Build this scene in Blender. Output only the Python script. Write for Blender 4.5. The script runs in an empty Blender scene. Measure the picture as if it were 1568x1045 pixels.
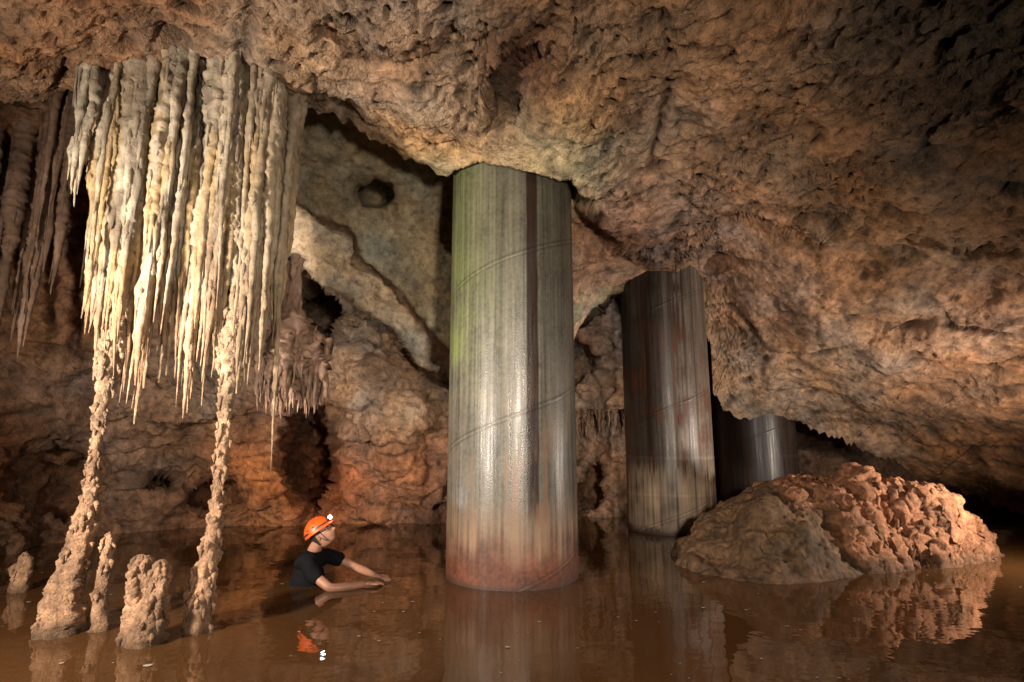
import bpy, math, numpy as np
from mathutils import Vector, Matrix
rng=np.random.RandomState(7)
# ------------------------------------------------------------------ noise
PERM=rng.permutation(256); PERM=np.concatenate([PERM,PERM,PERM])
G=rng.normal(size=(256,3)); G/=np.linalg.norm(G,axis=1)[:,None]
def perlin(p):
    p=np.asarray(p,dtype=float); sh=p.shape[:-1]; p=p.reshape(-1,3)
    i=np.floor(p).astype(int); f=p-i; i&=255
    w=f*f*f*(f*(f*6-15)+10); out=np.zeros(len(p))
    for dx in (0,1):
        for dy in (0,1):
            for dz in (0,1):
                g=G[PERM[PERM[PERM[(i[:,0]+dx)&255]+((i[:,1]+dy)&255)]+((i[:,2]+dz)&255)]&255]
                d=(g*(f-np.array([dx,dy,dz]))).sum(1)
                ww=(w[:,0] if dx else 1-w[:,0])*(w[:,1] if dy else 1-w[:,1])*(w[:,2] if dz else 1-w[:,2])
                out+=d*ww
    return (out*1.6).reshape(sh)
def fbm(p,octv=3,gain=.5):
    s=0;a=1
    for k in range(octv):
        s=s+a*perlin(p*(2**k)+k*17.3); a*=gain
    return s
def billow(p,octv=3,gain=.5):
    s=0;a=1
    for k in range(octv):
        s=s+a*(np.abs(perlin(p*(2**k)+k*11.7))*2-.5); a*=gain
    return s
def sstep(a,b,x):
    t=np.clip((x-a)/(b-a),0,1); return t*t*(3-2*t)
# ------------------------------------------------------------------ image pixel coordinates, unprojected through the camera to a given world depth
H=1.17; PITCH=math.radians(10.2); cp,sp=math.cos(PITCH),math.sin(PITCH); F=871.
def ray(u,v):
    a=(np.asarray(u,float)-784)/F; b=(522.5-np.asarray(v,float))/F
    return np.stack([a,cp-b*sp,sp+b*cp],-1)
def unproject(u,v,y):
    d=ray(u,v); return d*(np.asarray(y)/d[...,1])[...,None]+np.array([0,0,H])
def tps_fit(pts):
    pts=np.array(pts,float); uv=pts[:,:2]/800.; d=ray(pts[:,0],pts[:,1]); val=d[:,1]/pts[:,2]
    n=len(pts); r=np.linalg.norm(uv[:,None]-uv[None],axis=2); K=r*r*np.log(r+1e-9)+np.eye(n)*4e-4
    Pm=np.c_[np.ones(n),uv]; A=np.zeros((n+3,n+3)); A[:n,:n]=K;A[:n,n:]=Pm;A[n:,:n]=Pm.T
    w=np.linalg.solve(A,np.r_[val,0,0,0])
    def ev(u,v):
        sh=np.shape(u); q=np.c_[np.ravel(u),np.ravel(v)]/800.
        out=w[n]+q@w[n+1:]
        for k in range(n):
            r=np.linalg.norm(q-uv[k],axis=1); out+=w[k]*r*r*np.log(r+1e-9)
        return (1/np.clip(out,1/13.,1/.8)).reshape(sh)*ray(u,v)[...,1]
    return ev
def sdpoly(u,v,poly):
    P=np.array(poly,float); sh=np.shape(u); x=np.ravel(u);y=np.ravel(v)
    d=np.full(x.shape,1e9); ins=np.zeros(x.shape,bool)
    for k in range(len(P)):
        a=P[k];b=P[(k+1)%len(P)]; e=b-a
        t=np.clip(((x-a[0])*e[0]+(y-a[1])*e[1])/(e@e),0,1)
        d=np.minimum(d,np.hypot(x-a[0]-t*e[0],y-a[1]-t*e[1]))
        c=((a[1]>y)!=(b[1]>y))&(x<(b[0]-a[0])*(y-a[1])/(b[1]-a[1]+1e-9)+a[0]); ins^=c
    return np.where(ins,d,-d).reshape(sh)
def idw(u,v,cols,pw=3):
    sh=np.shape(u); x=np.ravel(u);y=np.ravel(v); acc=np.zeros((len(x),3));ws=np.zeros(len(x))
    for (a,b,c) in cols:
        w=1/(((x-a)**2+(y-b)**2)+900.)**(pw/2); acc+=w[:,None]*np.array(c); ws+=w
    return (acc/ws[:,None]).reshape(sh+(3,))
# ------------------------------------------------------------------ mesh helpers
def mesh_obj(name,V,Fq,mat,col=None,rough=None,smooth=True,uv=None):
    V=np.asarray(V,np.float32).reshape(-1,3); Fq=np.asarray(Fq,np.int32)
    me=bpy.data.meshes.new(name); k=Fq.shape[1]
    me.vertices.add(len(V)); me.vertices.foreach_set('co',V.ravel())
    me.loops.add(Fq.size); me.loops.foreach_set('vertex_index',Fq.ravel())
    me.polygons.add(len(Fq)); me.polygons.foreach_set('loop_start',np.arange(0,Fq.size,k,dtype=np.int32))
    me.polygons.foreach_set('loop_total',np.full(len(Fq),k,np.int32))
    me.update(calc_edges=True); me.validate()
    if smooth: me.polygons.foreach_set('use_smooth',np.ones(len(me.polygons),bool))
    if col is not None:
        a=me.color_attributes.new('tint','FLOAT_COLOR','POINT')
        c=np.ones((len(V),4),np.float32); c[:,:3]=np.clip(np.asarray(col).reshape(-1,3),0,1)
        if rough is not None: c[:,3]=np.clip(np.ravel(rough),0,1)
        a.data.foreach_set('color',c.ravel())
    o=bpy.data.objects.new(name,me); bpy.context.collection.objects.link(o)
    if mat: me.materials.append(mat)
    return o
def gridfaces(m,n,wrap=False,off=0):
    i=np.arange(m-1)[:,None]; j=np.arange(n if wrap else n-1)[None]; j2=(j+1)%n
    a=i*n+j; b=i*n+j2; c=(i+1)*n+j2; d=(i+1)*n+j
    return np.stack([a,b,c,d],-1).reshape(-1,4)+off
def gnormal(P):
    n=np.cross(np.gradient(P,axis=0),np.gradient(P,axis=1)); n/=np.linalg.norm(n,axis=-1,keepdims=True)+1e-9
    s=np.sign(((np.array([0,0,H])-P)*n).sum(-1)); s[s==0]=1
    return n*s[...,None]
def smooth_n(N,k=3):
    for _ in range(k):
        M=N.copy(); M[1:-1,1:-1]=(N[:-2,1:-1]+N[2:,1:-1]+N[1:-1,:-2]+N[1:-1,2:]+N[1:-1,1:-1])/5; N=M
    return N/(np.linalg.norm(N,axis=-1,keepdims=True)+1e-9)
# ------------------------------------------------------------------ materials
def newmat(name):
    m=bpy.data.materials.new(name); m.use_nodes=True; nt=m.node_tree; b=nt.nodes['Principled BSDF']; return m,nt,b
def rockmat(name,bump=.6,scale=1.,rough=.8,spec=.3,contrast=1.):
    m,nt,b=newmat(name); N=nt.nodes; L=nt.links
    tc=N.new('ShaderNodeTexCoord'); at=N.new('ShaderNodeAttribute'); at.attribute_name='tint'
    n1=N.new('ShaderNodeTexNoise'); n1.inputs['Scale'].default_value=9*scale; n1.inputs['Detail'].default_value=6; n1.inputs['Roughness'].default_value=.80
    vo=N.new('ShaderNodeTexVoronoi'); vo.inputs['Scale'].default_value=15*scale
    vo2=N.new('ShaderNodeTexVoronoi'); vo2.inputs['Scale'].default_value=46*scale
    L.new(tc.outputs['Object'],n1.inputs['Vector']); L.new(tc.outputs['Object'],vo2.inputs['Vector'])
    mx=N.new('ShaderNodeMixRGB'); mx.inputs[0].default_value=.18; L.new(tc.outputs['Object'],mx.inputs[1]); L.new(n1.outputs['Color'],mx.inputs[2]); L.new(mx.outputs[0],vo.inputs['Vector'])
    r1=N.new('ShaderNodeMapRange'); r1.inputs[1].default_value=.32; r1.inputs[2].default_value=.68; r1.inputs[3].default_value=1-.60*contrast; r1.inputs[4].default_value=1+.50*contrast
    L.new(n1.outputs['Fac'],r1.inputs[0])
    pc=N.new('ShaderNodeMapRange'); pc.inputs[1].default_value=.06; pc.inputs[2].default_value=.28; pc.inputs[3].default_value=1-.45*contrast; pc.inputs[4].default_value=1.; L.new(vo.outputs['Distance'],pc.inputs[0])
    mu=N.new('ShaderNodeMath'); mu.operation='MULTIPLY'; L.new(r1.outputs[0],mu.inputs[0]); L.new(pc.outputs[0],mu.inputs[1])
    vm=N.new('ShaderNodeVectorMath'); vm.operation='SCALE'; L.new(at.outputs['Color'],vm.inputs[0]); L.new(mu.outputs[0],vm.inputs['Scale'])
    L.new(vm.outputs[0],b.inputs['Base Color'])
    p1=N.new('ShaderNodeMapRange'); p1.inputs[1].default_value=.0; p1.inputs[2].default_value=.40; p1.inputs[3].default_value=0; p1.inputs[4].default_value=.42; L.new(vo.outputs['Distance'],p1.inputs[0])
    a1=N.new('ShaderNodeMath'); a1.operation='MULTIPLY_ADD'; L.new(n1.outputs['Fac'],a1.inputs[0]); a1.inputs[1].default_value=1.5; L.new(p1.outputs[0],a1.inputs[2])
    a2=N.new('ShaderNodeMath'); a2.operation='MULTIPLY_ADD'; L.new(vo2.outputs['Distance'],a2.inputs[0]); a2.inputs[1].default_value=.25; L.new(a1.outputs[0],a2.inputs[2])
    bu=N.new('ShaderNodeBump'); bu.inputs['Distance'].default_value=.055; L.new(a2.outputs[0],bu.inputs['Height'])
    bs=N.new('ShaderNodeMath'); bs.operation='MULTIPLY'; L.new(at.outputs['Alpha'],bs.inputs[0]); bs.inputs[1].default_value=bump; L.new(bs.outputs[0],bu.inputs['Strength'])
    L.new(bu.outputs[0],b.inputs['Normal'])
    b.inputs['Roughness'].default_value=rough; b.inputs['Specular IOR Level'].default_value=spec
    return m
def plain(name,col,rough=.6,metal=0,em=None,es=0,spec=.5,nscale=40):
    m,nt,b=newmat(name); N=nt.nodes
    n=N.new('ShaderNodeTexNoise'); n.inputs['Scale'].default_value=nscale; n.inputs['Detail'].default_value=4
    tc=N.new('ShaderNodeTexCoord'); nt.links.new(tc.outputs['Object'],n.inputs['Vector'])
    cr=N.new('ShaderNodeMixRGB'); cr.inputs[1].default_value=tuple(c*.7 for c in col)+(1,); cr.inputs[2].default_value=tuple(min(1,c*1.2) for c in col)+(1,)
    nt.links.new(n.outputs['Fac'],cr.inputs[0]); nt.links.new(cr.outputs[0],b.inputs['Base Color'])
    b.inputs['Roughness'].default_value=rough; b.inputs['Metallic'].default_value=metal; b.inputs['Specular IOR Level'].default_value=spec
    if em: b.inputs['Emission Color'].default_value=em+(1,); b.inputs['Emission Strength'].default_value=es
    return m
M_CEIL=rockmat('pitted_limestone',bump=1.)
M_WALL=rockmat('clay_stained_limestone',bump=.8,scale=.8)
M_DRIP=rockmat('calcite_flowstone',bump=.6,scale=1.8,rough=.5,spec=.5,contrast=.6)
M_COL=rockmat('muddy_calcite',bump=.8,scale=1.6,rough=.8)
WARM=np.array([.94,.77,.62])
# ------------------------------------------------------------------ near ceiling + right flank
L1=[(-1500,250,4.0),(-700,200,4.0),(-300,170,4.0),(0,158,4.15),(170,140,4.1),(300,140,4.15),(450,165,4.25),(560,208,4.75),(690,280,5.25),
(760,420,6.2),(878,525,7.4),(905,480,7.3),(925,442,7.3),(985,430,7.3),(1030,425,7.3),(1065,465,7.5),(1088,530,7.7),(1092,600,7.9),(1110,634,8.1),
(1225,650,8.3),(1330,690,8.4),(1440,735,8.4),(1568,795,8.0),(1900,940,6.0),(2600,1200,3.6)]
T1=[(-2500,-750),(-1300,-750),(-600,-750),(-200,-750),(50,-750),(230,-750),(430,-750),(560,-750),(700,-750),(760,-750),(850,-750),(900,-750),(950,-750),
(1010,-750),(1080,-750),(1250,-750),(1500,-750),(1750,-750),(1950,-750),(2200,-650),(2500,-400),(2700,-100),(3000,200),(3300,500),(4000,900)]
ctl=list(L1)+[(-300,0,3.0),(0,0,3.05),(400,0,3.1),(300,60,3.55),(784,0,3.05),(784,255,4.74),(870,285,5.0),(784,200,4.35),(1000,300,5.2),(1000,150,4.0),(1250,300,5.0),(1250,500,6.6),(1400,600,7.0),(1568,600,6.2),
(1568,300,4.4),(1250,100,3.4),(1568,100,3.2),(1568,450,5.2),(1150,420,6.6),(950,390,6.6),(600,100,3.75),(1400,-100,2.5),(0,-400,1.8),(784,-400,1.8),(1568,-400,1.8),
(50,-750,1.12),(760,-750,1.12),(1500,-750,1.12),(-1300,-750,1.05),(2200,-650,1.2),(2700,-100,1.9),(3000,200,2.2),(2200,300,3.2),(1900,600,4.6),(3300,500,2.0),(-700,-200,2.2)]
evA=tps_fit(ctl)
lip=np.array(L1,float)[:,:2]; top=np.array(T1,float)
wt=[]
for k in range(len(lip)-1):
    l=np.linalg.norm(lip[k+1]-lip[k]); t=np.linalg.norm(top[k+1]-top[k])
    mid=(lip[k]+lip[k+1])/2; inn=(-60<mid[0]<1640)
    wt.append((l*1.0+t*.45) if inn else (l+t)*.12)
cum=np.r_[0,np.cumsum(wt)]; NS=820; s=np.linspace(0,cum[-1],NS)
lx=np.interp(s,cum,lip[:,0]);ly=np.interp(s,cum,lip[:,1]);tx=np.interp(s,cum,top[:,0]);ty=np.interp(s,cum,top[:,1])
ly=ly+8*perlin(np.c_[s/40.,s*0,s*0+3.3])+6*perlin(np.c_[s/14.,s*0,s*0+9.3])
t=np.linspace(0,1,460)**1.35
U=lx[None]+(tx-lx)[None]*t[:,None]; Vv=ly[None]+(ty-ly)[None]*t[:,None]
q=np.stack([U/170.,Vv/170.,U*0],-1); Uw=U+22*fbm(q,3); Vw=Vv+22*fbm(q+31,3)
Y=evA(U,Vv)
near=[(-3000,-3000),(5000,-3000),(5000,400),(1568,405),(1400,400),(1250,375),(1120,350),(1040,412),(1000,402),(930,352),(880,290),(690,300),(400,600),(-3000,600)]
mn=sstep(-9,9,sdpoly(Uw,Vw,near))
Y=Y*(1+.085*(1-mn)*np.clip(1-(U-1150)/600,.35,1))
# solution chimney above the big pipe, flanked by two hanging shoulders
ch=np.exp(-(((Uw-(795-.25*(Vw-150)))/34)**4)-(((Vw-122)/80)**4))*sstep(236,205,Vv)
Y=Y*(1+.10*ch)
shl=np.exp(-((Uw-905)/60)**2-((Vw-170)/70)**2)+np.exp(-((Uw-650)/70)**2-((Vw-190)/50)**2)
Y=Y*(1-.035*shl)
for (cu,cv,au,av,dp) in ((1100,398,24,12,.04),(1390,490,110,28,.035),(1330,655,90,22,.04),(1480,380,120,22,.04),(1210,345,60,16,.03),(640,85,45,20,.05),(1240,85,60,22,.04),(520,60,30,16,.05),(1180,520,60,22,.03)):
    Y=Y*(1+dp*np.exp(-(((Uw-cu)/au)**2+((Vw-cv)/av)**2)))
P=unproject(U,Vv,Y); N=smooth_n(gnormal(P),6)
rg=.35+.65*mn
S_=np.array([1,1,1.5])
pit=np.clip(perlin(P*4.2+5)-.22,0,1)+.7*np.clip(perlin(P*9.+15)-.22,0,1)+.5*np.clip(perlin(P*16.+25)-.2,0,1)
patch=sstep(-.35,.35,fbm(P*1.1+77,2)); rg=rg*(.45+.55*patch)
crk=np.exp(-(perlin(P*np.array([.55,.55,1.7])+61)/.03)**2)*sstep(-.1,.3,perlin(P*.9+3))
pk=1-.85*np.exp(-((U-784)/130)**2-((Vv-255)/65)**2)
rdg=1-2*np.abs(perlin(P*S_*4.5+33))
D=.16*fbm(P*.75,2)+rg*(.065*fbm(P*S_*2.4+3,5,.60)+.030*rdg+.014*(1-2*np.abs(perlin(P*13+3)))-.22*pit)+(1-rg)*.05*fbm(P*3,3)+.014*perlin(P*30)-.06*crk
D+= -.14*np.clip(fbm(P*np.array([.9,.9,2.4])+9,2)-.30,0,1)
edge=sstep(0,.02,t)[:,None]
P=P+N*(D*(.5+.5*edge)*pk)[...,None]
rr=np.hypot(P[...,0]-0.0,P[...,1]-5.45); P[...,2]+=.9*(1-sstep(.62,.68,rr+.03*perlin(P*5)))
rowsb=[];nd=np.stack([(tx-lx),-(ty-ly)],-1); nd/=np.linalg.norm(nd,axis=1)[:,None]
base=P[0]; rd=base-np.array([0,0,H]); rd/=np.linalg.norm(rd,axis=1)[:,None]
for k in range(14,0,-1):
    a=k/14.; dist=1.9*a**1.6; lift=.42*np.sqrt(a)*(.5+a)
    pb=base+rd*dist+np.stack([nd[:,0]*lift,0*lx,nd[:,1]*lift],-1)
    pb+= .12*a*np.stack([perlin(pb*2),perlin(pb*2+7),perlin(pb*2+13)],-1); rowsb.append(pb)
P=np.concatenate([np.array(rowsb),P],0)
colA=[(200,30,(.27,.17,.11)),(60,110,(.26,.17,.11)),(600,100,(.34,.25,.19)),(450,120,(.38,.30,.23)),(700,190,(.42,.33,.25)),(790,110,(.13,.07,.04)),(1000,150,(.28,.19,.125)),(1400,50,(.13,.09,.058)),(1200,200,(.28,.185,.115)),  # the dark chimney entry paints the recess shade into the rock colour
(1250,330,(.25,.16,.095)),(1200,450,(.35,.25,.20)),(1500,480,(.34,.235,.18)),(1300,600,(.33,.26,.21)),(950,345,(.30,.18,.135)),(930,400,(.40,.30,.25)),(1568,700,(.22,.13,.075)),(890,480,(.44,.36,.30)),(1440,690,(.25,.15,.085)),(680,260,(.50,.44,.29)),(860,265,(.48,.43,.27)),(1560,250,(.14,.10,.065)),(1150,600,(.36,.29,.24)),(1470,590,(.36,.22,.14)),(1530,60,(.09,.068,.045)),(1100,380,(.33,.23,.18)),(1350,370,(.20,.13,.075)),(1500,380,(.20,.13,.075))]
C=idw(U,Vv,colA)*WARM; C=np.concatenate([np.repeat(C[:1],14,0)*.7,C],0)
Rg=np.concatenate([np.repeat(rg[:1],14,0),rg],0)
C=C*(1+.42*fbm(P*1.5+40,3)+.24*perlin(P*6))[...,None]
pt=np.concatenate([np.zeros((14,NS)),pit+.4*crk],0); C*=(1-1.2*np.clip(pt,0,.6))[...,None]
C*= (1+.20*fbm(P*1.5+70,2))[...,None]**np.array([1,0,-1.3])
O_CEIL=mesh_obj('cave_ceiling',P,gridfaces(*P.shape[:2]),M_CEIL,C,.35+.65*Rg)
# ------------------------------------------------------------------ back wall, recess and left wall
ug=np.concatenate([np.linspace(-2600,-60,90)[:-1],np.linspace(-60,1250,440)[:-1],np.linspace(1250,3200,110)])
vg=np.concatenate([np.linspace(-300,90,30)[:-1],np.linspace(90,860,300)[:-1],np.linspace(860,1500,40)])
U,Vv=np.meshgrid(ug,vg)
back=[(0,200,6.0),(0,400,6.0),(0,600,6.5),(0,850,6.3),(180,815,7.9),(180,600,7.2),(180,300,6.4),(400,805,8.5),(400,650,8.0),(400,500,7.6),(540,795,8.8),(690,800,8.9),(600,650,8.3),(600,520,8.8),(690,600,8.8),
(800,600,9.2),(900,600,9.6),(900,790,9.4),(940,460,9.8),(1100,700,11.2),(1100,500,11),(1300,700,10.6),(1568,760,10.2),(2200,700,6.5),(3200,700,3.5),(500,300,8.6),(700,300,9.5),(1000,100,8),(500,0,6.5),(0,0,5.2),
(-500,500,4.8),(-500,850,4.9),(-500,100,4.4),(-1500,500,2.6),(-2600,500,1.6),(400,1100,8.4),(0,1100,6.2),(1000,1100,9.5),(-1000,1100,3.4)]
dome=[(450,180,5.3),(600,300,6.3),(470,250,5.7),(660,500,6.9),(690,560,7.2),(530,350,6.5),(445,310,6.1),(600,440,6.8),(690,300,6.5),(900,300,7.4),(640,230,5.9),(380,100,4.8),(1000,100,6),(800,500,7.4)]
pale=[(445,330,6.9),(530,370,7.05),(600,460,7.3),(690,570,7.6),(450,400,7.15),(545,460,7.35),(640,555,7.65),(690,590,7.8)]
q=np.stack([U/150.,Vv/150.,U*0+4],-1); q2=q*4
Uw=U+9*fbm(q,3)+5*fbm(q2,2); Vw=Vv+9*fbm(q+31,3)+5*fbm(q2+9,2)
Yb=tps_fit(back)(U,Vv)
mh=lambda cx,cy,a,b:np.exp(-(((Uw-cx)/a)**2+((Vw-cy)/b)**2)**2)
Yb=Yb-.55*mh(600,610,85,95)-.35*mh(560,560,40,80)-.3*mh(620,750,70,50)-.3*mh(400,740,50,40)-.4*mh(250,620,110,50)-.75*mh(30,185,170,48)
Yb=Yb+4.2*mh(497,482,42,44)+4.2*mh(478,700,36,76)+1.5*mh(870,560,40,30)+.9*mh(90,740,80,60)+1.8*mh(905,745,22,40)+1.0*mh(240,745,26,14)+1.2*mh(330,760,40,20)
mp=sstep(-4,6,sdpoly(Uw,Vw,[(380,250),(760,250),(760,600),(690,588),(640,565),(610,515),(565,480),(530,452),(475,425),(440,402),(380,395)]))
Y=Yb*(1-mp)+tps_fit(pale)(U,Vv)*mp
md=sstep(-4,6,sdpoly(Uw,Vw,[(380,60),(1010,60),(1010,420),(880,500),(760,585),(695,568),(665,530),(625,478),(600,440),(558,402),(540,362),(520,346),(445,310),(380,300)]))
Yd=tps_fit(dome)(U,Vv); hd_=np.hypot((Uw-572)/28,(Vw-297)/20); hole=np.exp(-hd_**5); Yd=Yd+1.2*hole+.10*np.exp(-(np.hypot((Uw-572)/50,(Vw-302)/38))**4)
Y=Y*(1-md)+Yd*md
P=unproject(U,Vv,Y); N=smooth_n(gnormal(P),5)
pm_=mp*(1-md)
sm=1-.72*md-.45*pm_
crk=np.exp(-(perlin(P*np.array([.5,.5,1.5])+61)/.03)**2)*sstep(-.1,.3,perlin(P*.9+3))
D=(.20-.13*md-.13*pm_)*fbm(P*.8+3,2)+sm*(.04*billow(P*np.array([1.5,1.5,2.3]),2)+.12*fbm(P*np.array([2,2,3])+8,5,.6)+.03*(1-2*np.abs(perlin(P*5+3))))+(1-sm)*.045*fbm(P*3,4)-.14*sm*np.clip(perlin(P*3.1+5)-.2,0,1)-.10*np.clip(perlin(P*7+5)-.3,0,1)-.08*crk*sm
P=P+N*D[...,None]
colB=[(0,300,(.21,.10,.05)),(80,500,(.28,.15,.085)),(0,700,(.19,.082,.035)),(150,620,(.27,.165,.11)),(250,720,(.26,.145,.085)),(300,780,(.24,.105,.05)),(400,740,(.42,.155,.052)),(510,760,(.38,.12,.045)),(590,740,(.40,.16,.07)),(560,600,(.34,.21,.13)),(620,620,(.36,.24,.155)),(560,500,(.38,.25,.16)),(640,780,(.30,.135,.07)),
(900,600,(.34,.24,.18)),(900,750,(.34,.19,.11)),(1100,700,(.2,.12,.08)),(440,500,(.26,.19,.14)),(300,600,(.25,.16,.10)),(-500,500,(.17,.08,.04)),(2000,700,(.2,.12,.08))]
C=idw(U,Vv,colB); pm=pm_[...,None]; C=C*(1-pm)+np.array([.54,.44,.32])*pm
dm=md[...,None]; C=C*(1-dm)+np.array([.27,.215,.13])*dm
C=C*(1+(.40*fbm(P*1.5+40,3)+.26*perlin(P*7))*(1-.3*np.maximum(md,pm_)))[...,None]*(1-.4*crk)[...,None]
C*= (1+.20*fbm(P*1.3+70,2))[...,None]**np.array([1,0,-1.3])
O_WALL=mesh_obj('cave_wall',P,gridfaces(*P.shape[:2]),M_WALL,C,.45+.55*sm)
# ------------------------------------------------------------------ rear of the chamber (behind the camera)
th=np.linspace(0,math.pi,60); ph=np.linspace(0,math.pi,50)
TH,PH=np.meshgrid(th,ph); P=np.stack([9.5*np.cos(TH),1.3-7.5*np.sin(TH)*np.sin(PH),-1+5.6*np.cos(PH)],-1)
P[...,0]*=np.sin(PH)**.5; P[...,2]=np.minimum(P[...,2],4.1+.3*perlin(P*.5)); P+= .25*np.stack([perlin(P),perlin(P+9),perlin(P+19)],-1)
mesh_obj('cave_rear_wall',P,gridfaces(*P.shape[:2]),M_WALL,np.ones(P.shape)*np.array([.20,.13,.085]),np.ones(P.shape[:2]))
bpy.context.view_layer.update()
def roof(x,y,z0,fallback=4.0):
    hits=[]
    for o in (O_CEIL,O_WALL):
        ok,loc,nn,i=o.ray_cast(Vector((x,y,z0)),Vector((0,0,1)))
        if ok: hits.append(loc.z)
    return min(hits) if hits else fallback
# ------------------------------------------------------------------ water
m,nt,b=newmat('silty_water'); Nn=nt.nodes; L=nt.links
tc=Nn.new('ShaderNodeTexCoord'); n1=Nn.new('ShaderNodeTexNoise'); n1.inputs['Scale'].default_value=2.6; n1.inputs['Detail'].default_value=3
n2=Nn.new('ShaderNodeTexNoise'); n2.inputs['Scale'].default_value=.7; n2.inputs['Detail'].default_value=4
for x in (n1,n2): L.new(tc.outputs['Object'],x.inputs['Vector'])
bu=Nn.new('ShaderNodeBump'); bu.inputs['Strength'].default_value=.10; bu.inputs['Distance'].default_value=.05; L.new(n1.outputs['Fac'],bu.inputs['Height']); L.new(bu.outputs[0],b.inputs['Normal'])
cr=Nn.new('ShaderNodeMixRGB'); cr.inputs[1].default_value=(.056,.024,.0085,1); cr.inputs[2].default_value=(.088,.039,.014,1); L.new(n2.outputs['Fac'],cr.inputs[0]); L.new(cr.outputs[0],b.inputs['Base Color'])
b.inputs['Roughness'].default_value=.03; b.inputs['IOR'].default_value=1.36; b.inputs['Specular IOR Level'].default_value=.75
mesh_obj('water',[(-14,-8,0),(14,-8,0),(14,14,0),(-14,14,0)],[(0,1,2,3)],m)
mesh_obj('cave_floor',[(-14,-8,-1.1),(14,-8,-1.1),(14,14,-1.1),(-14,14,-1.1)],[(0,1,2,3)],M_WALL,np.ones((4,3))*.2,np.ones(4))
V=[];Fc=[]
for k in range(260):
    y=1.9+rng.rand()**1.3*4.6; x=(rng.rand()*2-1)*y*.95
    r=rng.choice([.004,.007,.010,.016],p=[.5,.3,.15,.05]); a0=rng.rand()*6
    if abs(x)<.7 and y>4.7: continue
    c=len(V); 
    for j in range(8):
        rr=r*(.5+rng.rand()*.8); V.append((x+rr*1.6*math.cos(a0+j*.785),y+rr*math.sin(a0+j*.785),.004))
    Fc.append(list(range(c,c+8)))
mesh_obj('foam_flecks',V,Fc,plain('foam',(.34,.29,.24),.8),smooth=False)
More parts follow.
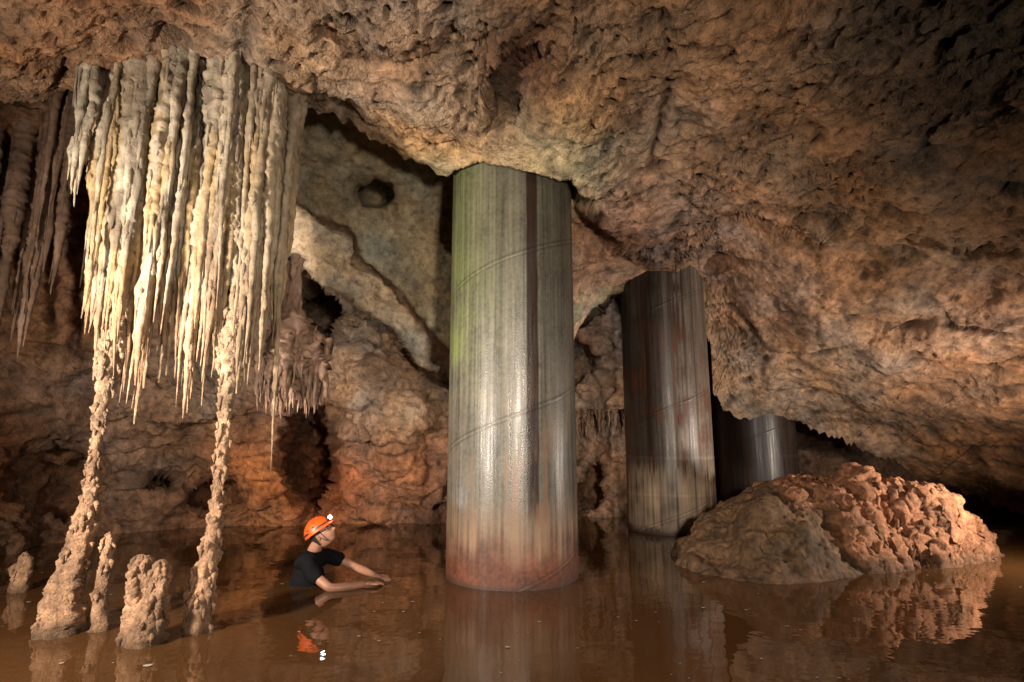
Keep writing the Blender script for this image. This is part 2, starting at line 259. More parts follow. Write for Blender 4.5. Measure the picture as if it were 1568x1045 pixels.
# ------------------------------------------------------------------ steel pipe piles
def pile(name,cx,cy,R,z1,kind,nt_=300,nz=520):
    z=np.linspace(-.9,z1,nz); a=np.linspace(0,2*math.pi,nt_,endpoint=False); A,Z=np.meshgrid(a,z)
    ang=(np.degrees(A)+90+180)%360-180
    pit=1.42; hz=(Z-A/(2*math.pi)*pit- {1:.33,2:.62,3:.3}[kind])%pit; hd=np.minimum(hz,pit-hz)
    seam=np.exp(-(hd/.009)**2)
    r=R+.0022*seam+.0015*perlin(np.stack([np.cos(A)*3,np.sin(A)*3,Z*1.5],-1))
    X=np.cos(A);Y_=np.sin(A)
    st=fbm(np.stack([X*R*26,Y_*R*26,Z*.5],-1),3); fine=fbm(np.stack([X*R*60,Y_*R*60,Z*1.2],-1),2); bl=fbm(np.stack([X*R*3,Y_*R*3,Z*3],-1),3); sp_=fbm(np.stack([X*R*30,Y_*R*30,Z*30],-1),2)
    if kind==1:
        C=np.ones(A.shape+(3,))*np.array([.105,.095,.075])
        al=.85*sstep(1.4,2.9,Z+.5*bl)*np.exp(-((ang+66)/40)**2); C=C*(1-al[...,None])+np.array([.13,.165,.045])*al[...,None]
        upper=sstep(2.0,3.2,Z+.3*bl)[...,None]*.6; C=C*(1-upper)+np.array([.066,.060,.040])*upper
        C*= (1+.42*st+.26*fine+.28*bl+.24*sp_)[...,None]
        line=sum(np.exp(-((ang-q+1.2*perlin(np.stack([Z*1.5,Z*0+q,Z*0],-1)))/.55)**2)*w for q,w in((10.5,.55),(28,.35),(-14,.25),(-55,.3),(-40,.2),(52,.35),(63,.25),(-30,.2)))
        C*=(1-line)[...,None].clip(.1,1)
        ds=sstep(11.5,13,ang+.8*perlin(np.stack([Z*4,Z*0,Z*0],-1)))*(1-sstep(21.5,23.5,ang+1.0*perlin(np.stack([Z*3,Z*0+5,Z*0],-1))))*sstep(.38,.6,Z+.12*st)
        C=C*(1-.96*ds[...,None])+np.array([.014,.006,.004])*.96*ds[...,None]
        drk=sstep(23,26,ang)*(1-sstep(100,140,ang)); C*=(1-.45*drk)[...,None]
        rst=(sstep(.0,.5,st+.6*bl)*(1-sstep(.7,1.9,Z))*.6)[...,None]; C=C*(1-rst)+np.array([.15,.075,.042])*rst
        pb=sstep(.20,.34,Z+.10*bl)*(1-sstep(.48,.75,Z+.12*st+.15*bl))
        C=C*(1-.55*pb[...,None])+np.array([.18,.11,.065])*(1+.6*st[...,None])*.55*pb[...,None]
        rb=(1-sstep(.10,.52,Z+.16*st+.14*bl))[...,None]; C=C*(1-.93*rb)+np.array([.100,.028,.012])*(1+.6*bl[...,None]+.35*sp_[...,None])*.93*rb
        mud=(1-sstep(.0,.06,Z+.01*st))[...,None]; C=C*(1-mud)+np.array([.045,.022,.014])*mud
    else:
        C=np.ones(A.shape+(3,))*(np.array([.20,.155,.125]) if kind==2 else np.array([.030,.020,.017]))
        C*= (1+.6*st+.25*fine+.2*sp_)[...,None]
        br=sstep(-.1,.45,st+bl*.5)*(1-sstep(5,35,ang)); C=C*(1-.85*br[...,None])+np.array([.040,.017,.010])*.85*br[...,None]
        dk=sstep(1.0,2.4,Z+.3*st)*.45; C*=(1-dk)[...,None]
        lf=(1-sstep(-30,5,ang))*sstep(.7,1.0,Z); C*=(1-.65*lf)[...,None]  # left side painted darker, so the right side reads as lit
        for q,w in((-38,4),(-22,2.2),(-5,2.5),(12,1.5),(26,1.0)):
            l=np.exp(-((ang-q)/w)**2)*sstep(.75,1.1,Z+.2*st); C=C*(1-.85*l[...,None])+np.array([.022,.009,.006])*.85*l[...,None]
        if kind==2: rs=(sstep(.0,.5,bl*.5+.7*st)*sstep(.3,.8,Z)*(1-sstep(2.4,3.0,Z))*.75)[...,None]; C=C*(1-rs)+np.array([.105,.036,.017])*rs
        pb=(sstep(.06,.12,Z)*(1-sstep(.70,.95,Z+.2*st+.1*bl)))[...,None]*.75
        if kind==2: C=C*(1-pb)+np.array([.42,.31,.21])*(.85+.8*st[...,None]+.6*bl[...,None])*pb
        ring=np.exp(-((Z-.98)/.02)**2)+np.exp(-((Z-.5)/.012)**2)*.6; C*=(1+.4*ring)[...,None]
        mud=(1-sstep(.0,.07,Z+.02*st))[...,None]; C=C*(1-mud)+np.array([.06,.03,.015])*mud
    C=C*(1+.15*seam-.40*np.exp(-((hd-.020)/.008)**2))[...,None]
    P=np.stack([cx+r*X,cy+r*Y_,Z],-1)
    metal=.1+.9*sstep(.3,.8,Z)
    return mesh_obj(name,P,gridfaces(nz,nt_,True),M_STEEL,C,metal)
m,nt,b=newmat('wet_coated_steel'); Nn=nt.nodes; L=nt.links; M_STEEL=m
at=Nn.new('ShaderNodeAttribute'); at.attribute_name='tint'; L.new(at.outputs['Color'],b.inputs['Base Color'])
b.inputs['Metallic'].default_value=0; b.inputs['Specular IOR Level'].default_value=.40
tc=Nn.new('ShaderNodeTexCoord'); mp_=Nn.new('ShaderNodeMapping'); mp_.inputs['Scale'].default_value=(34,34,1.6); L.new(tc.outputs['Object'],mp_.inputs[0])
n1=Nn.new('ShaderNodeTexNoise'); n1.inputs['Scale'].default_value=1; n1.inputs['Detail'].default_value=4; L.new(mp_.outputs[0],n1.inputs['Vector'])
r=Nn.new('ShaderNodeMapRange'); r.inputs[1].default_value=.3;r.inputs[2].default_value=.7;r.inputs[3].default_value=.26;r.inputs[4].default_value=.50; L.new(n1.outputs['Fac'],r.inputs[0])
rl=Nn.new('ShaderNodeMath'); rl.operation='MULTIPLY_ADD'; rl.inputs[1].default_value=-.25; L.new(at.outputs['Alpha'],rl.inputs[0]); 
ra=Nn.new('ShaderNodeMath'); ra.operation='ADD'; ra.inputs[1].default_value=.25; L.new(r.outputs[0],ra.inputs[0]); L.new(ra.outputs[0],rl.inputs[2]); L.new(rl.outputs[0],b.inputs['Roughness'])
n2=Nn.new('ShaderNodeTexNoise'); n2.inputs['Scale'].default_value=90; n2.inputs['Detail'].default_value=2; L.new(tc.outputs['Object'],n2.inputs['Vector'])
ad=Nn.new('ShaderNodeMath'); ad.operation='ADD'; L.new(n1.outputs['Fac'],ad.inputs[0]); L.new(n2.outputs['Fac'],ad.inputs[1])
bu=Nn.new('ShaderNodeBump'); bu.inputs['Strength'].default_value=.28; bu.inputs['Distance'].default_value=.006; L.new(ad.outputs[0],bu.inputs['Height']); L.new(bu.outputs[0],b.inputs['Normal'])
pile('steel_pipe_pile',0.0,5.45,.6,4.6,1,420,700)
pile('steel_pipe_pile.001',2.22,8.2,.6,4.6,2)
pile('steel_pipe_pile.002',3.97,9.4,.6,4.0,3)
# ------------------------------------------------------------------ rock mound
poly=[(1.70,5.9),(2.0,5.25),(2.5,5.15),(3.05,5.4),(3.9,5.75),(4.65,5.95),(5.20,6.4),(4.95,7.2),(4.2,7.9),(3.0,8.0),(2.3,7.4),(1.9,6.6)]
gx,gy=np.meshgrid(np.linspace(1.2,5.7,450),np.linspace(4.8,8.4,320))
wv=np.stack([gx*2,gy*2,gx*0],-1)
d=sdpoly(gx+.16*fbm(wv,4),gy+.16*fbm(wv+8,4),poly)
w=.90-.50*sstep(2.9,3.9,gx); top=.70-.02*sstep(2.2,3.2,gx)-.16*sstep(4.0,4.9,gx)
tt=np.clip((d+.02)/w,-.5,1); hh=top*np.where(tt>0,1-(1-tt)**1.5,tt*1.2)
hh+=.20*np.exp(-((gx-3.75)/.12)**2-((gy-6.35)/.16)**2)+.04*np.exp(-((gx-4.3)/.3)**2-((gy-6.4)/.25)**2)
P=np.stack([gx,gy,hh],-1); n=np.cross(np.gradient(P,axis=1),np.gradient(P,axis=0)); n/=np.linalg.norm(n,axis=-1,keepdims=True)
cr_=sstep(2.7,3.6,gx+.45*fbm(wv*1.6+3,3)+.7*(hh-.45))*(1-.5*sstep(6.6,7.2,gy))
ridge=lambda q:1-2*np.abs(perlin(q))
LY=np.array([1,1,2.2])
D=.05*fbm(P*2,3)+(.25+.75*cr_)*(.055*ridge(P*LY*2.8+4)+.045*ridge(P*LY*6+9)+.030*ridge(P*13+2)+.016*ridge(P*27))-cr_*.10*np.clip(perlin(P*6+3)-.15,0,1)+(1-cr_)*(.04*fbm(P*np.array([2,2,5.]),5,.62))
P=P+n*(D*np.clip(hh*4+.6,0,1))[...,None]
C=np.array([.100,.055,.026])*(1-cr_[...,None])+np.array([.34,.145,.070])*cr_[...,None]
lo=(1-sstep(.0,.22,P[...,2]))[...,None]*(.65); C=C*(1-lo)+np.array([.09,.05,.028])*lo
C=C*(1+.5*fbm(P*2.5,3)+.35*perlin(P*11))[...,None]
mesh_obj('rock_mound',P,gridfaces(*P.shape[:2]),M_COL,C,.5+.5*cr_)
# ------------------------------------------------------------------ dripstone builder
class Drip:
    def __init__(s): s.V=[];s.F=[];s.C=[];s.n=0
    def tube(s,pts,rad,seg=12,rings=60,lump=.3,freq=10,colf=None,fl=0):
        pts=np.array(pts,float); k=len(pts); tk=np.linspace(0,1,k); tq=np.linspace(0,1,rings)
        c=np.stack([np.interp(tq,tk,pts[:,i]) for i in range(3)],-1); rr=np.interp(tq,tk,rad)
        c[:,0]+=.3*rr*perlin(c*3+s.n*.01); c[:,1]+=.3*rr*perlin(c*3+50)
        a=np.linspace(0,2*math.pi,seg,endpoint=False)
        P=np.stack([c[:,None,0]+rr[:,None]*np.cos(a),c[:,None,1]+rr[:,None]*np.sin(a),np.repeat(c[:,None,2],seg,1)],-1)
        nn=lump*(fbm(P*freq,2)+.6*billow(P*freq*2.3,2))+ fl*np.cos(a*5+s.n)[None]
        off=P-c[:,None]; P=c[:,None]+off*(1+nn)[...,None]
        P[...,2]+=lump*.5*rr[:,None]*perlin(P*freq*1.7+20)
        s.V.append(P.reshape(-1,3)); s.F.append(gridfaces(rings,seg,True,s.n)); s.n+=rings*seg
        s.C.append(colf(P).reshape(-1,3))
    def make(s,name,mat,rough=1.):
        V=np.concatenate(s.V); return mesh_obj(name,V,np.concatenate(s.F),mat,np.concatenate(s.C),np.ones(len(V))*rough)
def c_pale(P):
    x,z=P[...,0],P[...,2]; n=fbm(P*np.array([5,5,1.2]),3); n2=fbm(P*np.array([9,9,.8])+30,2); n3=fbm(P*14,2)
    C=np.ones(P.shape)*np.array([.43,.36,.265]) 
    y=sstep(-.02,.35,n2)[...,None]*.75; C=C*(1-y)+np.array([.36,.22,.075])*y
    g=sstep(.0,.35,-n)[...,None]*.75; C=C*(1-g)+np.array([.16,.12,.08])*g
    br=((1-sstep(1.65,2.8,z+.4*n))*.85)[...,None]; C=C*(1-br)+np.array([.32,.185,.10])*br
    rt=sstep(-2.35,-1.8,x+.1*n)[...,None]*.7; C=C*(1-rt)+np.array([.20,.14,.08])*rt
    up=sstep(3.0,3.9,z+.2*n)[...,None]*.45; C=C*(1-up)+np.array([.25,.19,.13])*up
    return C*(1+.25*n+.35*n3)[...,None]
def c_brown(P):
    n=fbm(P*np.array([5,5,1.5]),3); C=np.array([.20,.115,.072])*(1+.6*n+.25*fbm(P*14,2))[...,None]; return C+.05*sstep(.2,.6,n)[...,None]
def c_col(P):
    n=fbm(P*4,3); z=P[...,2]; C=np.ones(P.shape)*np.array([.33,.19,.11]); k=sstep(1.0,1.9,z)[...,None]; C=C*(1-k)+np.array([.38,.265,.17])*k
    m=(1-sstep(0,.12,z))[...,None]*.7; C=C*(1-m)+np.array([.11,.062,.033])*m
    return C*(1+.5*n)[...,None]
dr=Drip(); R=rng
def strand(x,y,zb,r,subs=4,lump=.34,cf=c_pale,z0=None,zt=None,slen=1.,rx=0.):
    """one icicle; (x,y) at the tip, root shifted by rx"""
    if zt is None: zt=roof(x+rx,y,z0 if z0 is not None else zb+.1,4.1)+.12
    k=9; tt=np.linspace(0,1,k); zz=zt+(zb-zt)*tt; wob=np.cumsum(R.normal(0,.010,k)); px=x+rx*(1-tt)**1.3+wob-wob[-1]*tt; py=y+np.cumsum(R.normal(0,.008,k))
    prof=np.array([1.7,1.2,1.05,1.,.9,.76,.58,.36,.08])*(1+R.normal(0,.16,k))
    dr.tube(np.c_[px,py,zz],r*prof,10,int(26+(zt-zb)*40),lump,14,cf,.05)
    for q in range(subs):
        f=R.rand()*.88; i=f*(k-1); a=-math.pi/2+R.normal(0,1.1); rr=r*np.interp(i,range(k),prof)*.9; L_=(.05+.30*R.rand()**2)*slen
        cx_=np.interp(i,range(k),px); cy_=np.interp(i,range(k),py); zs=zt+(zb-zt)*f
        sx=cx_+rr*math.cos(a);sy=cy_+rr*math.sin(a); r2=.009+.013*R.rand()
        dr.tube([(cx_+rr*.4*math.cos(a),cy_+rr*.4*math.sin(a),zs+.10),(sx,sy,zs),(sx,sy,zs-L_*.5),(sx,sy,zs-L_)],[r2*.8,r2*1.4,r2*.8,.002],7,14,.3,18,cf)
ribs=[(-3.02,2.0,.056),(-2.93,1.80,.060),(-2.78,1.70,.070),(-2.64,1.30,.068),(-2.50,1.55,.070),(-2.38,1.75,.055),(-2.25,1.34,.074),(-2.10,1.58,.068),(-1.97,1.62,.072),(-1.86,1.50,.060),(-1.78,1.7,.05)]
for (x0,zb,r0) in ribs:
    y0=3.93+R.normal(0,.06); strand(x0,y0,zb,r0*.78,14,z0=2.5)
    for k in range(10):
        dx=R.normal(0,.055); strand(x0+dx,y0+.05+R.normal(0,.06),zb+.04+abs(R.normal(0,.36)),.016+.028*R.rand(),4,z0=2.6,rx=R.normal(0,.03))
for k in range(36):
    x=-3.04+k*.036+R.normal(0,.015); strand(x,4.10+R.normal(0,.03),1.60+R.rand()*.75,.035+.03*R.rand(),2,z0=2.5)
for x,y,zb,r in((-1.72,4.15,.98,.024),(-3.12,3.9,3.1,.035),(-3.2,3.95,3.25,.03),(-3.1,3.8,3.0,.03),(-3.16,3.85,2.85,.03),(-3.22,3.85,3.05,.025),(-2.72,3.85,1.62,.03),(-2.57,3.9,1.75,.03),(-2.2,3.9,1.9,.03)):
    strand(x,y,zb,r,6,z0=2.5)
dr.tube([(-2.02,5.0,2.85),(-2.02,5.0,2.65),(-2.02,5.0,2.4),(-1.98,5.0,2.15),(-1.94,5.05,1.95),(-1.93,5.1,1.75),(-1.92,5.1,1.55)],[.03,.06,.10,.20,.27,.20,.04],40,90,.45,7,c_brown)
for k in range(80):
    a=R.rand()*6.28; q=R.rand()**.5; x=-1.95+.32*q*math.cos(a); y=5.03+.25*q*math.sin(a); strand(x,y,1.30+.35*R.rand()+.15*abs(q),.014+.022*R.rand(),2,zt=2.0+.35*R.rand()-.25*q,slen=.5,cf=c_brown)
for k in range(22):
    x=-2.12+.22*R.rand(); strand(x,4.88+.1*R.rand(),1.95+.45*R.rand(),.014+.016*R.rand(),1,zt=2.75+.1*R.rand(),slen=.5,cf=c_brown)
dr.make('stalactite_curtain',M_DRIP,.8)
dr=Drip()
for k in range(17):
    x0=-5.7+2.0*(k+R.rand())/17; y0=5.25+.45*R.rand()+.1*(x0+4.5); zb=1.8+1.3*R.rand()
    strand(x0,y0,zb,.045+.03*R.rand(),5,cf=c_brown,z0=3.0,lump=.3)
    for j in range(3): strand(x0+R.normal(0,.05),y0+R.normal(0,.05),min(zb+.1+abs(R.normal(0,.5)),3.3),.018+.02*R.rand(),2,cf=c_brown,z0=3.0,lump=.25)
dr.make('stalactite_cluster',M_DRIP,.8)
dr=Drip()
for k in range(34):
    x=1.0+.85*R.rand(); strand(x,8.9+.4*R.rand(),1.2+R.rand()*.35,.016+.018*R.rand(),0,cf=c_brown,zt=1.7)
dr.tube([(.8,9.2,1.70),(1.25,9.1,1.70),(1.5,9.1,1.68),(1.9,9.15,1.65),(2.3,9.3,1.7)],[.1,.12,.13,.1,.1],20,50,.45,5,c_brown)
dr.make('stalactite_cluster.001',M_DRIP,.8)
def col(name,pts,rad,extra=0,lump=.25,seg=28,rings=190,freq=14):
    global dr
    dr=Drip(); dr.tube(pts,rad,seg,rings,lump,freq,c_col)
    p=np.array(pts)
    for q in range(extra):
        f=R.rand(); k=f*(len(p)-1); i=int(k); c=p[i]+(p[min(i+1,len(p)-1)]-p[i])*(k-i); rr=np.interp(k,range(len(p)),rad); a=R.rand()*6.28
        s=min(.008+.016*R.rand(),rr*.4); b0=c+np.array([math.cos(a),math.sin(a),0])*rr*.85
        dr.tube([b0+(0,0,s*1.5),b0+np.array([math.cos(a)*s,math.sin(a)*s,0]),b0+np.array([math.cos(a)*s,math.sin(a)*s,-s*3])],[s*.3,s*1.2,.003],8,10,.35,25,c_col)
    return dr.make(name,M_COL,1)
col('stalagmite_column',[(-2.80,4.0,3.9),(-2.80,4.0,2.5),(-2.80,3.95,1.95),(-2.81,3.92,1.75),(-2.80,3.9,1.5),(-2.80,3.9,1.25),(-2.80,3.88,1.0),(-2.79,3.88,.8),(-2.80,3.86,.62),(-2.82,3.85,.4),(-2.84,3.85,.15),(-2.88,3.85,-.3)],
    [.05,.045,.07,.06,.042,.028,.026,.042,.062,.08,.12,.17],260)
col('stalagmite_column.001',[(-1.98,4.0,3.9),(-1.97,4.0,2.5),(-1.96,3.95,1.95),(-1.95,3.92,1.8),(-1.94,3.9,1.55),(-1.95,3.9,1.3),(-1.94,3.88,1.05),(-1.95,3.88,.85),(-1.94,3.86,.62),(-1.95,3.85,.4),(-1.98,3.85,.15),(-1.99,3.85,-.3)],
    [.05,.055,.085,.075,.046,.034,.038,.028,.040,.055,.07,.10],260)
col('stalagmite',[(-2.63,3.88,.60),(-2.63,3.88,.56),(-2.63,3.88,.4),(-2.63,3.88,.2),(-2.62,3.88,-.3)],[.006,.030,.035,.042,.065],40,rings=60)
col('stalagmite.001',[(-2.14,3.66,.47),(-2.14,3.66,.44),(-2.16,3.66,.3),(-2.18,3.66,.1),(-2.18,3.66,-.3)],[.008,.035,.055,.09,.13],120,rings=70)
col('stalagmite.002',[(-2.30,3.70,.49),(-2.29,3.70,.46),(-2.27,3.68,.3),(-2.25,3.68,.1),(-2.22,3.68,-.3)],[.008,.045,.055,.08,.12],120,rings=70)
col('stalagmite.003',[(-2.02,3.86,.42),(-2.03,3.86,.38),(-2.03,3.86,.2),(-2.03,3.86,-.3)],[.006,.03,.045,.06],20,rings=50)
col('stalagmite.004',[(-3.95,4.85,.30),(-3.95,4.85,.25),(-3.97,4.85,.1),(-3.97,4.85,-.3)],[.008,.05,.06,.09],20,rings=50)
col('stalagmite.005',[(-4.35,4.8,.34),(-4.35,4.8,.26),(-4.35,4.8,.1),(-4.35,4.8,-.3)],[.01,.08,.14,.2],20,rings=50)
# ------------------------------------------------------------------ caver
man=bpy.data.objects.new('man_in_helmet',None); bpy.context.collection.objects.link(man); man.location=(-1.6,5.13,0)
def par(o): o.parent=man; o.matrix_parent_inverse=Matrix.Translation(-Vector(man.location)); return o
M_SKIN=plain('skin',(.30,.145,.092),.5,spec=.35,nscale=25); M_SHIRT=plain('black_jersey',(.005,.005,.006),.9,spec=.10); M_ORG=plain('orange_shell',(.66,.085,.010),.42,spec=.4); M_BLK=plain('black_plastic',(.015,.015,.015),.4); M_HAIR=plain('dark_hair',(.02,.014,.01),.7,spec=.2); M_WHT=plain('white_trim',(.5,.5,.5),.6)
def skin(name,V,E,Rr,mat,root=0,sub=2,fold=0):
    me=bpy.data.meshes.new(name); me.from_pydata(V,E,[]); o=bpy.data.objects.new(name,me); bpy.context.collection.objects.link(o)
    md=o.modifiers.new('s','SKIN'); md.use_smooth_shade=True
    for i,rv in enumerate(Rr):
        sv=me.skin_vertices[0].data[i]; sv.radius=(rv if isinstance(rv,tuple) else (rv,rv)); sv.use_root=(i==root)
    ss=o.modifiers.new('u','SUBSURF'); ss.levels=sub; ss.render_levels=sub; me.materials.append(mat)
    if fold:
        tx=bpy.data.textures.new('folds','CLOUDS'); tx.noise_scale=.07; dm=o.modifiers.new('d','DISPLACE'); dm.texture=tx; dm.strength=fold; dm.mid_level=.5; dm.texture_coords='LOCAL'
    return par(o)
X0=-1.70
V=[(X0-.10,5.13,-.42),(X0-.08,5.13,-.2),(X0-.04,5.13,.0),(X0-.02,5.13,.13),(X0-.015,5.13,.21),(X0+.005,5.13,.275),(X0+.035,5.13,.36),
   (X0+.0,4.965,.205),(X0+.09,4.90,.11),(-1.46,4.86,.018),(-1.34,4.91,.024),(-1.205,4.99,.028),
   (X0+.03,5.295,.205),(X0+.14,5.36,.155),(-1.42,5.38,.085),(-1.31,5.31,.065),(-1.18,5.20,.045),
   (X0+.0,5.03,-.45),(X0+.38,4.98,-.42),(X0+.42,4.98,-.8),(X0+.0,5.23,-.45),(X0+.38,5.28,-.42),(X0+.42,5.28,-.8)]
E=[(0,1),(1,2),(2,3),(3,4),(4,5),(5,6),(4,7),(7,8),(8,9),(9,10),(10,11),(4,12),(12,13),(13,14),(14,15),(15,16),(0,17),(17,18),(18,19),(0,20),(20,21),(21,22)]
Rr=[.12,.10,.10,.09,.07,.056,.052,.05,.045,.038,.038,(.031,.026),.05,.045,.038,.038,(.031,.026),.09,.07,.05,.09,.07,.05]
skin('body',V,E,Rr,M_SKIN)
Vs=V[:5]+[(X0-.002,5.13,.262)]+[V[7],V[8],(X0+.145,4.885,.070)]+[V[12],V[13],(X0+.195,5.368,.132)]
Es=[(0,1),(1,2),(2,3),(3,4),(4,5),(4,6),(6,7),(7,8),(4,9),(9,10),(10,11)]
skin('t_shirt',Vs,Es,[.15,.15,.155,.145,.105,.072,.074,.064,.060,.074,.064,.058],M_SHIRT,sub=3,fold=.022)
def hand(name,w,dirv,side):
    d=Vector(dirv).normalized(); up=Vector((0,0,1)); s=d.cross(up).normalized()*side; w=Vector(w); V=[w-d*.03,w+d*.02,w+d*.07]; E=[(0,1),(1,2)]; Rr=[(.031,.025),(.036,.020),(.038,.016)]
    skin(name+'_palm',[tuple(v) for v in V],E,Rr,M_SKIN)
    for i,(off,ln) in enumerate(((-.03,.062),(-.010,.074),(.011,.070),(.030,.055))):
        b0=w+d*.055+s*off*.8; b1=w+d*.085+s*off; b2=b1+d*ln*.5-up*.006; b3=b1+d*ln*.85-up*.018
        skin(f'{name}_finger_{i+1}',[tuple(b0),tuple(b1),tuple(b2),tuple(b3)],[(0,1),(1,2),(2,3)],[.009,.0095,.0085,.007],M_SKIN)
    t0=w+d*.015-s*.02; t1=w+d*.04-s*.045; t2=t1+d*.03-s*.012; t3=t2+d*.022
    skin(name+'_thumb',[tuple(t) for t in (t0,t1,t2,t3)],[(0,1),(1,2),(2,3)],[.012,.012,.010,.008],M_SKIN)
hand('right_hand',(-1.205,4.99,.028),(.9,.45,-.02),-1)
hand('left_hand',(-1.18,5.20,.045),(.9,-.35,-.10),1)
HM=Matrix.Translation((-1.640,5.13,.405))@Matrix.Rotation(math.radians(-34),4,'Y')@Matrix.Rotation(math.radians(-10),4,'Z')@Matrix.Scale(.95,4)
def put(o): o.data.transform(HM); return par(o)
th=np.linspace(0,2*math.pi,96,endpoint=False); ph=np.linspace(.001,math.pi-.001,90); TH,PH=np.meshgrid(th,ph)
sx=np.sin(PH)*np.cos(TH);sy=np.sin(PH)*np.sin(TH);sz=np.cos(PH)
x=.096*sx;y=.076*sy;z=.120*sz
jaw=np.clip(-sz,0,1); ff=sstep(-.1,.6,sx)
y=y*(1-.22*jaw); x=x+ff*(.030*np.sqrt(np.clip(jaw,0,1)))*np.clip(1.25-jaw*.6,0,1)-.012*(1-ff)*jaw
g=lambda cy,cz,wy,wz:np.exp(-((y-cy)/wy)**2-((z-cz)/wz)**2)*(sx>0)
x=x+.020*g(0,-.028,.014,.012)+.016*g(0,-.010,.010,.022)+.008*g(0,.022,.045,.010)-.011*(g(.032,.004,.016,.012)+g(-.032,.004,.016,.012))+.006*g(0,-.057,.022,.007)+.006*g(0,-.071,.02,.007)-.006*g(0,-.064,.026,.003)+.008*g(0,-.098,.024,.014)
put(mesh_obj('head',np.stack([x,y,z],-1),gridfaces(90,96,True),M_SKIN))
def ball(name,c,r,mat,n=20):
    t=np.linspace(0,2*math.pi,n,endpoint=False);p=np.linspace(.01,math.pi-.01,n);T,Q=np.meshgrid(t,p)
    return put(mesh_obj(name,np.stack([c[0]+r[0]*np.sin(Q)*np.cos(T),c[1]+r[1]*np.sin(Q)*np.sin(T),c[2]+r[2]*np.cos(Q)],-1),gridfaces(n,n,True),mat))
for s_,nm in((-1,'right'),(1,'left')):
    ball(nm+'_eye',(.076,.032*s_,.004),(.011,.012,.010),M_WHT); ball(nm+'_pupil',(.085,.032*s_,.005),(.004,.006,.006),M_BLK)
    ball(nm+'_eyebrow',(.090,.034*s_,.024),(.006,.018,.004),M_HAIR,12)
    ball(nm+'_ear',(-.010,.077*s_,-.016),(.015,.009,.028),M_SKIN); ball(nm+'_ear_hollow_shade',(-.006,.0838*s_,-.014),(.006,.003,.013),plain('ear_shade',(.14,.06,.04),.6),12)  # small dark ball paints the shade inside the ear
ball('lips',(.101,0,-.0645),(.007,.019,.0075),plain('lip',(.22,.08,.055),.5),14)
hx=.099*sx-.010;hy=.080*sy;hz=.121*sz+.002; pts=np.stack([hx,hy,hz],-1); Fh=gridfaces(90,96,True)
ptf=pts.reshape(-1,3); cc=ptf[Fh].mean(1)
keep=((cc[:,0]<-.030)&(cc[:,2]>-.078))|((cc[:,0]<.035)&(cc[:,2]>.012))
put(mesh_obj('hair',pts,Fh[keep],M_HAIR))
PH2=np.linspace(.001,math.radians(98),30); TH2,Q=np.meshgrid(th,PH2)
br=sstep(math.radians(84),math.radians(98),Q); rib=1+.022*np.cos(TH2*2)**8*np.sin(Q)
hx=(.128+.030*br*np.clip(np.cos(TH2),0,1)+.008*br)*np.sin(Q)*np.cos(TH2)*rib-.014; hy=(.106+.008*br)*np.sin(Q)*np.sin(TH2)*rib; hz=.110*np.cos(Q)*(1+.03*np.cos(TH2*4))+.042
o=put(mesh_obj('helmet_shell',np.stack([hx,hy,hz],-1),gridfaces(30,96,True),M_ORG)); sd=o.modifiers.new('t','SOLIDIFY'); sd.thickness=.006
t=np.linspace(0,2*math.pi,48,endpoint=False); 
bandp=[]
for zz,rr in((.046,1.03),(.050,1.055),(.064,1.045),(.068,1.015)): bandp.append(np.stack([(.129*np.cos(t)*rr)-.014,.107*np.sin(t)*rr,0*t+zz],-1))
put(mesh_obj('lamp_strap',np.array(bandp),gridfaces(4,48,True),M_BLK))
for k,(vx,vy,vz) in enumerate(((-.075,-.070,.103),(-.030,-.075,.118),(.02,-.075,.115),(-.05,-.099,.084),(.01,-.102,.084))):
    ball(f'helmet_vent_{k+1}',(vx,vy,vz),(.016,.010,.006),M_BLK,12)
ball('lamp_housing',(.128,0,.078),(.022,.032,.022),M_BLK,18)
ball('lamp_lens',(.144,-.004,.080),(.012,.026,.018),plain('lamp_glass',(.9,.95,1),.2,0,(.80,.93,1.),30),14)
ball('lamp_battery',(-.146,0,.062),(.020,.036,.022),M_BLK,16)
def tube2(a,b_,r):
    d=(b_-a)/np.linalg.norm(b_-a); u=np.cross(d,[0,0,1.01]);u=u/np.linalg.norm(u);w=np.cross(d,u);t=np.linspace(0,6.283,8,endpoint=False)
    ring=np.cos(t)[:,None]*u*r+np.sin(t)[:,None]*w*r; return np.array([a+ring,b_+ring]),gridfaces(2,8,True)
def rod(name,a,b_,r,mat): put(mesh_obj(name,*tube2(np.array(a),np.array(b_),r),mat))
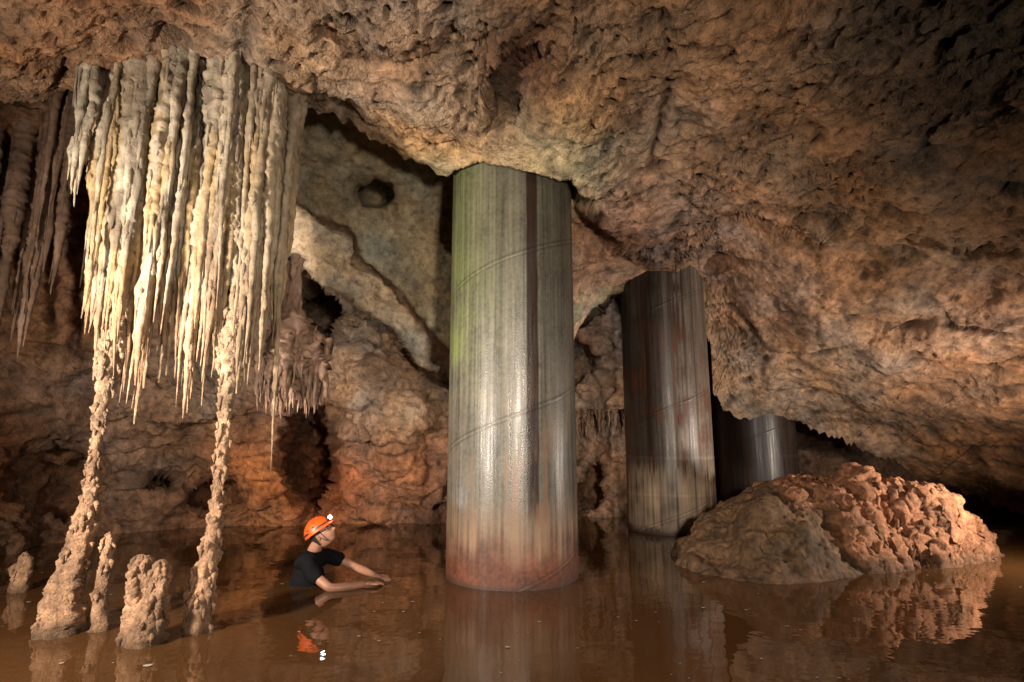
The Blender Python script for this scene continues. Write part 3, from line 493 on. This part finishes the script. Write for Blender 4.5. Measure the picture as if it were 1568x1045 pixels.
for s_,nm in((-1,'right'),(1,'left')):
    rod(nm+'_chin_strap',(.025,.084*s_,.045),(.050,.058*s_,-.098),.0035,M_BLK); rod(nm+'_rear_strap',(-.045,.086*s_,.045),(.042,.066*s_,-.080),.0035,M_BLK)
    rod(nm+'_spectacle_arm',(-.005,.079*s_,.008),(.090,.068*s_,.010),.003,M_BLK)
    for q in range(14):
        a0,a1=q/14*6.283,(q+1)/14*6.283
        rod(f'{nm}_spectacle_rim_{q+1}',(.100,(.036+.026*math.cos(a0))*s_,.002+.018*math.sin(a0)),(.100,(.036+.026*math.cos(a1))*s_,.002+.018*math.sin(a1)),.002,M_BLK)
# ------------------------------------------------------------------ lights
def area(name,loc,tgt,size,power,col=(1,.88,.74),spread=180,spec=1.):
    l=bpy.data.lights.new(name,'AREA'); l.shape='DISK'; l.size=size; l.energy=power; l.color=col; l.spread=math.radians(spread); l.specular_factor=spec
    o=bpy.data.objects.new(name,l); bpy.context.collection.objects.link(o); o.location=loc
    o.rotation_euler=(Vector(tgt)-Vector(loc)).to_track_quat('-Z','Y').to_euler(); return o
area('lamp_west',(-3.5,1.4,1.4),(-1.0,6.2,1.9),.35,240,spread=125)
area('lamp_east',(5.5,5.0,.9),(2.6,7.4,1.3),.35,120,spread=150)
area('front_fill',(.9,-.6,1.6),(-.2,6.5,1.6),.4,92,spread=80,spec=.2)  # added soft frontal fill for the ceiling, with its highlights turned down
hl=bpy.data.lights.new('headlamp_beam','SPOT'); hl.energy=12; hl.spot_size=math.radians(70); hl.shadow_soft_size=.02; o=bpy.data.objects.new('headlamp_beam',hl); bpy.context.collection.objects.link(o)
lp=HM@Vector((.17,0,.08)); dv=(HM.to_3x3()@Vector((1,0,.05)))
o.location=lp; o.rotation_euler=dv.to_track_quat('-Z','Y').to_euler()
# ------------------------------------------------------------------ world / camera
w=bpy.data.worlds.new('World'); bpy.context.scene.world=w; w.use_nodes=True; nt=w.node_tree
sk=nt.nodes.new('ShaderNodeTexSky'); sk.sky_type='NISHITA'; sk.sun_disc=False; sk.sun_elevation=math.radians(12); nt.links.new(sk.outputs[0],nt.nodes['Background'].inputs[0]); nt.nodes['Background'].inputs[1].default_value=.003
c=bpy.data.cameras.new('camera'); c.lens=20; c.sensor_width=36; c.clip_end=200; co=bpy.data.objects.new('camera',c); bpy.context.collection.objects.link(co)
co.location=(0,0,H); co.rotation_euler=(math.radians(90)+PITCH,0,0); bpy.context.scene.camera=co
bpy.context.scene.view_settings.view_transform='Standard'; bpy.context.scene.view_settings.look='None'
